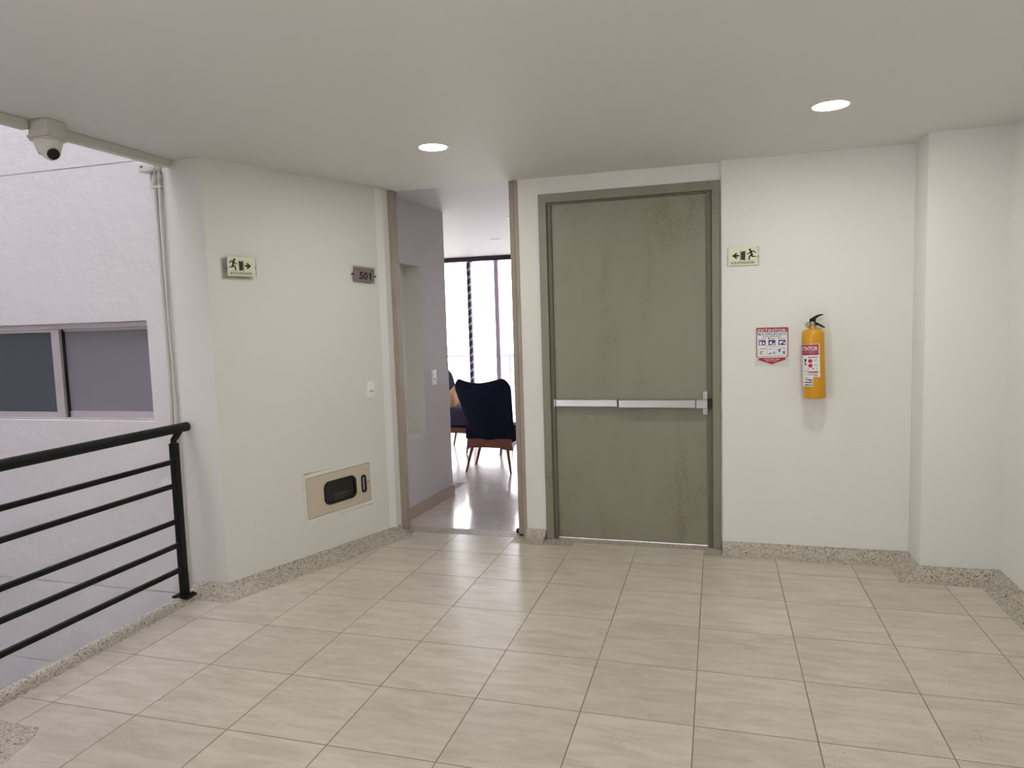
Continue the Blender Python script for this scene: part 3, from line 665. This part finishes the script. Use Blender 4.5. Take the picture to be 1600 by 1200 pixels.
flat('pictogram_drawing', [up([(262, 455), (325, 455), (315, 545), (275, 545)]), up([(335, 525), (350, 480), (372, 450), (385, 490), (398, 525)]), up([(505, 520), (525, 460), (565, 450), (580, 500), (560, 525)]), up([(560, 545), (600, 510), (640, 490), (640, 535)]), up([(750, 455), (840, 445), (850, 480), (800, 500), (780, 540), (765, 540)]), up([(840, 510), (890, 470), (895, 540)])], M['paper'], t, .0047)
for x0, x1 in ((232, 452), (466, 680), (694, 905)): flat('instruction_frame', [ur(x0, 652, x1, 655), ur(x0, 782, x1, 785), ur(x0, 655, x0+3, 782), ur(x1-3, 655, x1, 782)], M['ink_soft'], t, .0042)
flat('instruction_drawing', [up([(275, 780), (280, 720), (300, 690), (330, 690), (335, 780)]), up([(330, 705), (385, 700), (385, 716), (330, 722)]), up([(600, 780), (600, 730), (630, 700), (655, 730), (655, 780)])], M['olive'], t, .0043)
flat('instruction_drawing', [up([(480, 775), (520, 750), (580, 725), (540, 770), (500, 782)]), up([(725, 655), (785, 655), (765, 735), (745, 738)]), up([(845, 780), (850, 720), (870, 690), (882, 720), (885, 780)]), up([(790, 735), (850, 705), (850, 712), (792, 745)])], M['navyprint'], t, .0044)
flat('arrow', [up([(212, 918), (290, 876), (860, 871), (932, 914), (565, 1042)])], M['red'], t, .0042)
lettering('MANTENER LIBRE', u(375, 922)+u(765, 896), M['paper'], t, .0050, .01)
lettering('ESTE LUGAR', u(430, 964)+u(705, 938), M['paper'], t, .0050, .01)

# ---------------------------------------------------------------- fire extinguisher
E_ = thing('fire_extinguisher', 'yellow fire extinguisher with a white label hung on the right wall', 'fire extinguisher', (.686, .738, 1.055), rot=(0, -.036, 0))
R0 = .0655
MB().lathe([(.046, .004), (.057, .001), (.062, .0), (R0-.0005, .003), (R0-.0005, .026), (R0, .028), (R0, .402), (.0625, .415), (.057, .425), (.046, .432), (.030, .436), (.022, .438), (.022, .452)], 48).build('cylinder', M['yellow'], E_, smooth=True)
MB().lathe([(.024, .448), (.024, .456), (.018, .458), (.018, .480)], 24).build('valve', M['brass'], E_, smooth=True)
A0 = math.atan2(-4.05-.738, .096-.686)                       # towards the viewer's side of the hall
def cyl(phi, z, rr): a = A0 + phi; return (rr*math.cos(a), rr*math.sin(a), z)
def cpatch(name, cells, m, rr, parent, join=False):
    if not join and len(cells) > 1:
        for c in cells: o = cpatch(name, [c], m, rr, parent)
        return o
    mb = MB()
    for p0, p1, z0, z1 in cells:
        n = max(1, int(abs(p1-p0)/.08)+1); lo = []; hi = []; lo2 = []; hi2 = []
        for k in range(n+1):
            p = p0+(p1-p0)*k/n; lo.append(mb.v(cyl(p, z0, rr))); hi.append(mb.v(cyl(p, z1, rr))); lo2.append(mb.v(cyl(p, z0, rr-.0006))); hi2.append(mb.v(cyl(p, z1, rr-.0006)))
        for k in range(n): mb.face([lo[k], lo[k+1], hi[k+1], hi[k]]); mb.face([lo2[k+1], lo2[k], hi2[k], hi2[k+1]]); mb.face([lo2[k], lo2[k+1], lo[k+1], lo[k]]); mb.face([hi[k], hi[k+1], hi2[k+1], hi2[k]])
        mb.face([lo2[0], lo[0], hi[0], hi2[0]]); mb.face([lo[n], lo2[n], hi2[n], hi[n]])
    return mb.build(name, m, parent, smooth=False)
pr = .55; pm = -.12
lab = cpatch('label', [(-1.9, pr, .136, .342), (-1.9, pm, .078, .136)], M['paper'], R0+.0016, E_, join=True)
cpatch('label_band', [(-1.9, pr-.08, .274, .340)], M['maroon'], R0+.0022, lab)
def wrap(x, y): return cyl(x, y, R0+.0030)
lettering('EXTINTOR', (-1.45, .302, pr-.18, .328), M['paper'], lab, 0, .012, wrap)
lettering('MULTIPROPOSITO', (-1.40, .287, pr-.20, .297), M['pinkprint'], lab, 0, .0, wrap)
cpatch('label_bar', [(-.50, pr-.2, .258, .264), (-.50, pr-.2, .164, .171), (-1.0, pr-.2, .084+.16, .2445)][:2] + [(-.9, pr-.2, .0995+.147, .2475)][:0], M['maroon'], R0+.0022, lab)
cpatch('label_bar', [(-1.0, pr-.2, .2105-.038, .1745)], M['ink'], R0+.0021, lab)
cpatch('label_bar', [(-.95, pm-.04, .100, .106), (-.95, pm-.32, .084, .090), (pm-.26, pm-.04, .084, .090)], M['ink'], R0+.0022, lab)
cpatch('label_mark', [(-.90, -.68, .232, .252), (-.90, -.80, .214, .230), (-.78, -.66, .212, .222)], M['ink'], R0+.0022, lab)
for z in (.238, .209):
    mb = MB(); vs = [mb.v(cyl(-.30+.21*math.cos(k*PI/7), z+.0125*math.sin(k*PI/7), R0+.0023)) for k in range(14)]; mb.face(vs); mb.build('label_disc', M['red'], lab)
cpatch('printed_line', [(.02, .30, .246, .248), (.02, .27, .241, .243), (.02, .30, .236, .238), (.02, .30, .217, .219), (.02, .25, .212, .214), (.02, .30, .206, .208), (-.75, .30, .157, .159), (-.6, .30, .152, .154), (-.45, .30, .147, .149), (-.85, -.45, .128, .131), (-.85, -.5, .122, .125), (-.8, -.45, .116, .119), (-.5, -.2, .112, .124)], M['ink_soft'], R0+.0021, lab)
cpatch('printed_line', [(-.02, .36, .1405, .1445), (.05, .30, .138+.011, .1505), (-.55, -.45, .182, .194), (-.2, .05, .185, .196), (.2, .28, .186, .196)], M['pinkprint'], R0+.0021, lab)
vx, vy = math.cos(A0), math.sin(A0); rx = Vector((-vy, vx, 0)); rx = rx if rx.x > 0 else -rx    # to the viewer's right
def G(a, z, d=0.0): p = rx*a + Vector((vx, vy, 0))*d; return (p.x, p.y, z)
mb = MB(); mb.lathe([(.001, -.010), (.016, -.010), (.017, .006), (.015, .010), (.001, .010)], 24, Matrix.Translation(G(-.026, .463, .020)) @ Vector((vx-.35, vy, .15)).to_track_quat('Z', 'Y').to_matrix().to_4x4()); mb.build('gauge', M['brass'], E_, smooth=True)
def grip(name, pts, wd):
    mb = MB(); top = []; 
    for a, z, hh in pts: top.append([mb.v(G(a, z+hh, -wd)), mb.v(G(a, z+hh, wd)), mb.v(G(a, z-hh, wd)), mb.v(G(a, z-hh, -wd))])
    for A, B2 in zip(top, top[1:]):
        for q_ in range(4): mb.face([A[q_], A[(q_+1) % 4], B2[(q_+1) % 4], B2[q_]])
    mb.face(top[0]); mb.face(top[-1][::-1]); return mb.build(name, M['black_metal'], E_, bevel=.002)
grip('valve_head', [(-.018, .484, .013), (-.006, .486, .018), (.012, .488, .017), (.020, .488, .010)], .013)
grip('lever', [(-.014, .487, .010), (.004, .497, .013), (.022, .509, .010), (.042, .519, .006), (.062, .521, .003)], .010)
grip('carry_handle', [(-.010, .478, .008), (.012, .472, .011), (.034, .462, .008), (.054, .449, .007), (.070, .441, .004)], .010)
MB().tube([G(-.012, .505), G(-.009, .525), G(-.008, .534)], .0016, 6).build('pull_pin', M['steel'], E_)
mb = MB(); mb.tube([G(.040+.011*math.cos(k*PI/8), .490+.007*math.sin(k*PI/8), .012) for k in range(17)], .0013, 6); mb.build('pin_ring', M['steel'], E_)
MB().bbox(-.02, .02, .058, .082, .30, .40, .003, 1).build('wall_hook', M['steel'], E_)

# ---------------------------------------------------------------- gas meter cabinet and light switches
ca = thing('meter_cabinet', 'beige meter cabinet with a small black-rimmed window low in the angled wall', 'cabinet'); ca.matrix_world = frame(onleft(.870, .457), d3, n3) @ Matrix.Rotation(.024, 4, 'Z')
def ring(mb, outer, inner, z0, z1):
    n = len(outer); R_ = [[mb.v((x, y, z)) for x, y in p] for p, z in ((outer, z0), (outer, z1), (inner, z1), (inner, z0))]
    for a in range(4):
        A, B2 = R_[a], R_[(a+1) % 4]
        for k in range(n): mb.face([A[k], A[(k+1) % n], B2[(k+1) % n], B2[k]])
mb = MB(); ring(mb, rrect(-.298, -.166, .298, .166, .004, 1), rrect(-.281, -.141, .280, .141, .003, 1), -.02, .006); mb.build('cabinet_frame', M['white_frame'], ca)
mb = MB(); ring(mb, rrect(-.286, -.148, .286, .148, .002, 1), rrect(-.279, -.1395, .278, .1395, .002, 1), -.03, -.004); mb.build('shadow_gap', M['dark_gap'], ca)  # black ring painting the shade round the cabinet door
vin = rrect(-.134, -.080, .144, .078, .045, 8); hin = rrect(.196, -.066, .236, .058, .019, 8)
# door plate with its two rounded holes, as three strips round the holes
mb = MB()
def holed(x0, x1, hole):
    n = len(hole); cx = sum(p[0] for p in hole)/n; cy = sum(p[1] for p in hole)/n; out = []
    for x, y in hole:
        dx, dy = x-cx, y-cy; k = min(((x1-cx)/dx if dx > 0 else (x0-cx)/dx) if dx else 9e9, ((.138-cy)/dy if dy > 0 else (-.138-cy)/dy) if dy else 9e9)
        out.append((cx+dx*k, cy+dy*k))
    cs = [(x1, -.138), (x1, .138), (x0, .138), (x0, -.138)]
    for c in cs:
        i = min(range(n), key=lambda q_: (out[q_][0]-c[0])**2+(out[q_][1]-c[1])**2); out[i] = c
    ring(mb, out, hole, -.004, .004)
holed(-.277, .172, vin); holed(.172, .276, hin)
cd = mb.build('cabinet_door', M['beige_metal'], ca)
mb = MB(); ring(mb, rrect(-.137, -.083, .147, .081, .047, 8), rrect(-.122, -.068, .132, .066, .036, 8), -.006, .009); mb.build('gasket', M['dark_gap'], cd)
mb = MB(); ring(mb, rrect(.193, -.069, .239, .061, .021, 8), rrect(.206, -.054, .226, .046, .009, 8), -.006, .009); mb.build('gasket', M['dark_gap'], cd)
MB().prism(rrect(-.124, -.070, .134, .068, .037, 8), -.002, .001).build('cabinet_window', M['smoked'], cd)
MB().prism(rrect(.204, -.056, .228, .048, .010, 8), -.004, -.001).build('handle_recess', M['lilac'], cd)
MB().bbox(.252, .270, -.006, .012, .004, .009, .002, 1).build('latch', M['steel'], cd)
gm = thing('gas_meter', 'blue gas meter behind the small cabinet window', 'meter'); gm.matrix_world = frame(onleft(.800, .430), d3, n3)
MB(Matrix.Translation((0, 0, -.078))).bbox(-.075, .055, -.070, .030, -.05, .05, .02, 3).build('meter_body', M['blue'], gm, smooth=True)
MB(Matrix.Translation((0, 0, -.078))).tube([(.05, -.02, .02), (.30, -.02, .02)], .012, 12).build('gas_pipe', M['white_plastic'], gm, smooth=True)
MB(Matrix.Translation((0, 0, -.078))).tube([(-.05, .03, 0), (-.05, .09, 0), (.02, .09, 0)], .012, 12).build('gas_pipe', M['steel'], gm, smooth=True)
def switch(lab, mtx, w_, h_):
    t = thing('light_switch', lab, 'switch'); t.matrix_world = mtx
    MB().bbox(-w_/2, w_/2, -h_/2, h_/2, 0, .011, .004, 2).build('cover_plate', M['switch'], t, smooth=True)
    MB().bbox(-w_*.30, w_*.30, -h_*.02, h_*.34, .010, .016, .002, 1).build('rocker', M['switch'], t)
    MB().box(-w_*.28, w_*.28, -h_*.13, -h_*.085, .011, .0115).build('slot', M['ink_soft'], t)
switch('white light switch on the angled wall under the number plate', frame(onleft(1.197, 1.134), d3, n3), .074, .118)
kp = K(.69, 0)
switch('white light switch inside the lounge entry beyond the niche', frame((kp[0], kp[1], 1.127), (KD.x, KD.y, 0), (KN.x, KN.y, 0)), .085, .13)

# ---------------------------------------------------------------- lounge chairs
def rounded_back(name, m, parent, half, z0, ztop, depth, y_of, thick, n=18, rows=16):
    """upholstered back: half(v) half width, ztop(u) crown line, y_of(u, v) curve of the shell"""
    mb = MB(); F_, K_ = [], []
    for i in range(rows+1):
        v = i/rows; e = min(1, math.sqrt(max(0, 1-((v-.5)*2)**8))+.25); fr = []; bk = []
        for j in range(n+1):
            uu = -1+2*j/n; z = z0+v*(ztop(uu)-z0); x = uu*half(v); ee = e*min(1, math.sqrt(max(0, 1-uu**6))+.22)
            y = y_of(uu, v); fr.append(mb.v((x, y+thick/2*ee, z))); bk.append(mb.v((x, y-thick/2*ee, z)))
        F_.append(fr); K_.append(bk)
    for i in range(rows):
        for j in range(n): mb.face([F_[i][j], F_[i][j+1], F_[i+1][j+1], F_[i+1][j]]); mb.face([K_[i][j+1], K_[i][j], K_[i+1][j], K_[i+1][j+1]])
        mb.face([K_[i][0], F_[i][0], F_[i+1][0], K_[i+1][0]]); mb.face([F_[i][n], K_[i][n], K_[i+1][n], F_[i+1][n]])
    for j in range(n): mb.face([K_[0][j], K_[0][j+1], F_[0][j+1], F_[0][j]]); mb.face([F_[rows][j], F_[rows][j+1], K_[rows][j+1], K_[rows][j]])
    o = mb.build(name, m, parent, smooth=True)
    s = o.modifiers.new('soft', 'SUBSURF'); s.levels = 1; s.render_levels = 1
    return o
def leg(parent, top, foot, r0=.020, r1=.011): MB().tube([top, tuple((a+b_)/2 for a, b_ in zip(top, foot)), foot], r0, 10, r1).build('leg', M['wood'], parent, smooth=True)
A = thing('accent_chair', 'navy velvet wing chair with walnut legs seen from behind through the doorway', 'chair', (-2.245, 3.0, 0))
def half(v): return (.240+.080*v)*(1-.16*max(0, (v-.86)/.14)**2)*(1-.10*max(0, (.10-v)/.10)**2)
def crown(uu): return .975 + .055*abs(uu)**1.6 - .035*max(0, (abs(uu)-.86)/.14)**2
bk = rounded_back('backrest', M['navy'], A, half, .315, crown, .1, lambda uu, v: -.26*v+.02+.10*uu*uu, .10)
bk.location = (.012, 0, 0)
for p in bk.data.vertices: p.co.x -= .035*max(0, (p.co.z-.3)/.7)
mb = MB(); mb.bbox(-.27, .30, -.02, .52, .325, .455, .05, 3); mb.build('seat', M['navy'], A, smooth=True)
mb = MB(); mb.bbox(.235, .330, .02, .46, .335, .50, .035, 3); mb.build('side_wing', M['navy'], A, smooth=True)
MB().bbox(-.29, -.235, .05, .46, .335, .46, .02, 2).build('side_wing', M['navy'], A, smooth=True)
mb = MB(); mb.prism([(-.235, .36), (.25, .36), (.27, .238), (.20, .236), (.13, .262), (-.20, .266), (-.245, .256)], -.035, .0, ax=1)
for s in (-1, 1): mb.prism([(-.02, .322), (.48, .322), (.50, .26), (.40, .262), (.25, .285), (.05, .262), (-.02, .240)], s*.235-.015 + (.01 if s > 0 else 0), s*.235+.015 + (.01 if s > 0 else 0), ax=0)
mb.build('seat_frame', M['wood'], A, bevel=.004)
leg(A, (-.185, -.02, .275), (-.245, -.07, 0)); leg(A, (.205, -.02, .275), (.258, -.09, 0)); leg(A, (-.185, .29, .285), (-.275, .335, 0)); leg(A, (.235, .33, .285), (.330, .41, 0))
# second chair, turned side-on at the left
S = thing('lounge_chair', 'slate blue lounge chair with walnut frame half hidden at the left behind the wing chair', 'chair', (-2.83, 4.22, 0), rot=(0, 0, -PI/2-.12))
def half2(v): return (.27+.03*v)*(1-.2*max(0, (v-.8)/.2)**2)
bk = rounded_back('backrest', M['slate'], S, half2, .34, lambda uu: .97+.03*abs(uu), .1, lambda uu, v: -.36-.17*v+.05*uu*uu, .10)
mb = MB(); mb.bbox(-.30, .30, -.34, .36, .325, .555, .06, 3); mb.build('seat', M['slate'], S, smooth=True)
mb = MB(); mb.bbox(-.29, .29, -.34, .34, .25, .322, .006, 1); mb.build('seat_frame', M['wood'], S)
bpy.context.view_layer.update()
def sl(x, y, z): p = S.matrix_world.inverted() @ Vector((x, y, z)); return tuple(p)
for tp, ft in (((-2.83, 4.01), (-2.865, 3.98)), ((-3.16, 4.46), (-3.238, 4.52)), ((-2.375, 3.92), (-2.40, 3.88)), ((-2.44, 4.44), (-2.42, 4.50))): leg(S, sl(*tp, .262), sl(*ft, 0), .02, .012)
cu = MB(); cu.bbox(-.16, .16, -.045, .045, -.11, .11, .042, 4); o = cu.build('throw_cushion', M['tan'], smooth=True, loc=(-3.06, 4.16, .685)); o.rotation_euler = (.05, -.35, PI/2-.12)
o['label'] = 'tan throw cushion leaning in the slate blue lounge chair'; o['category'] = 'cushion'
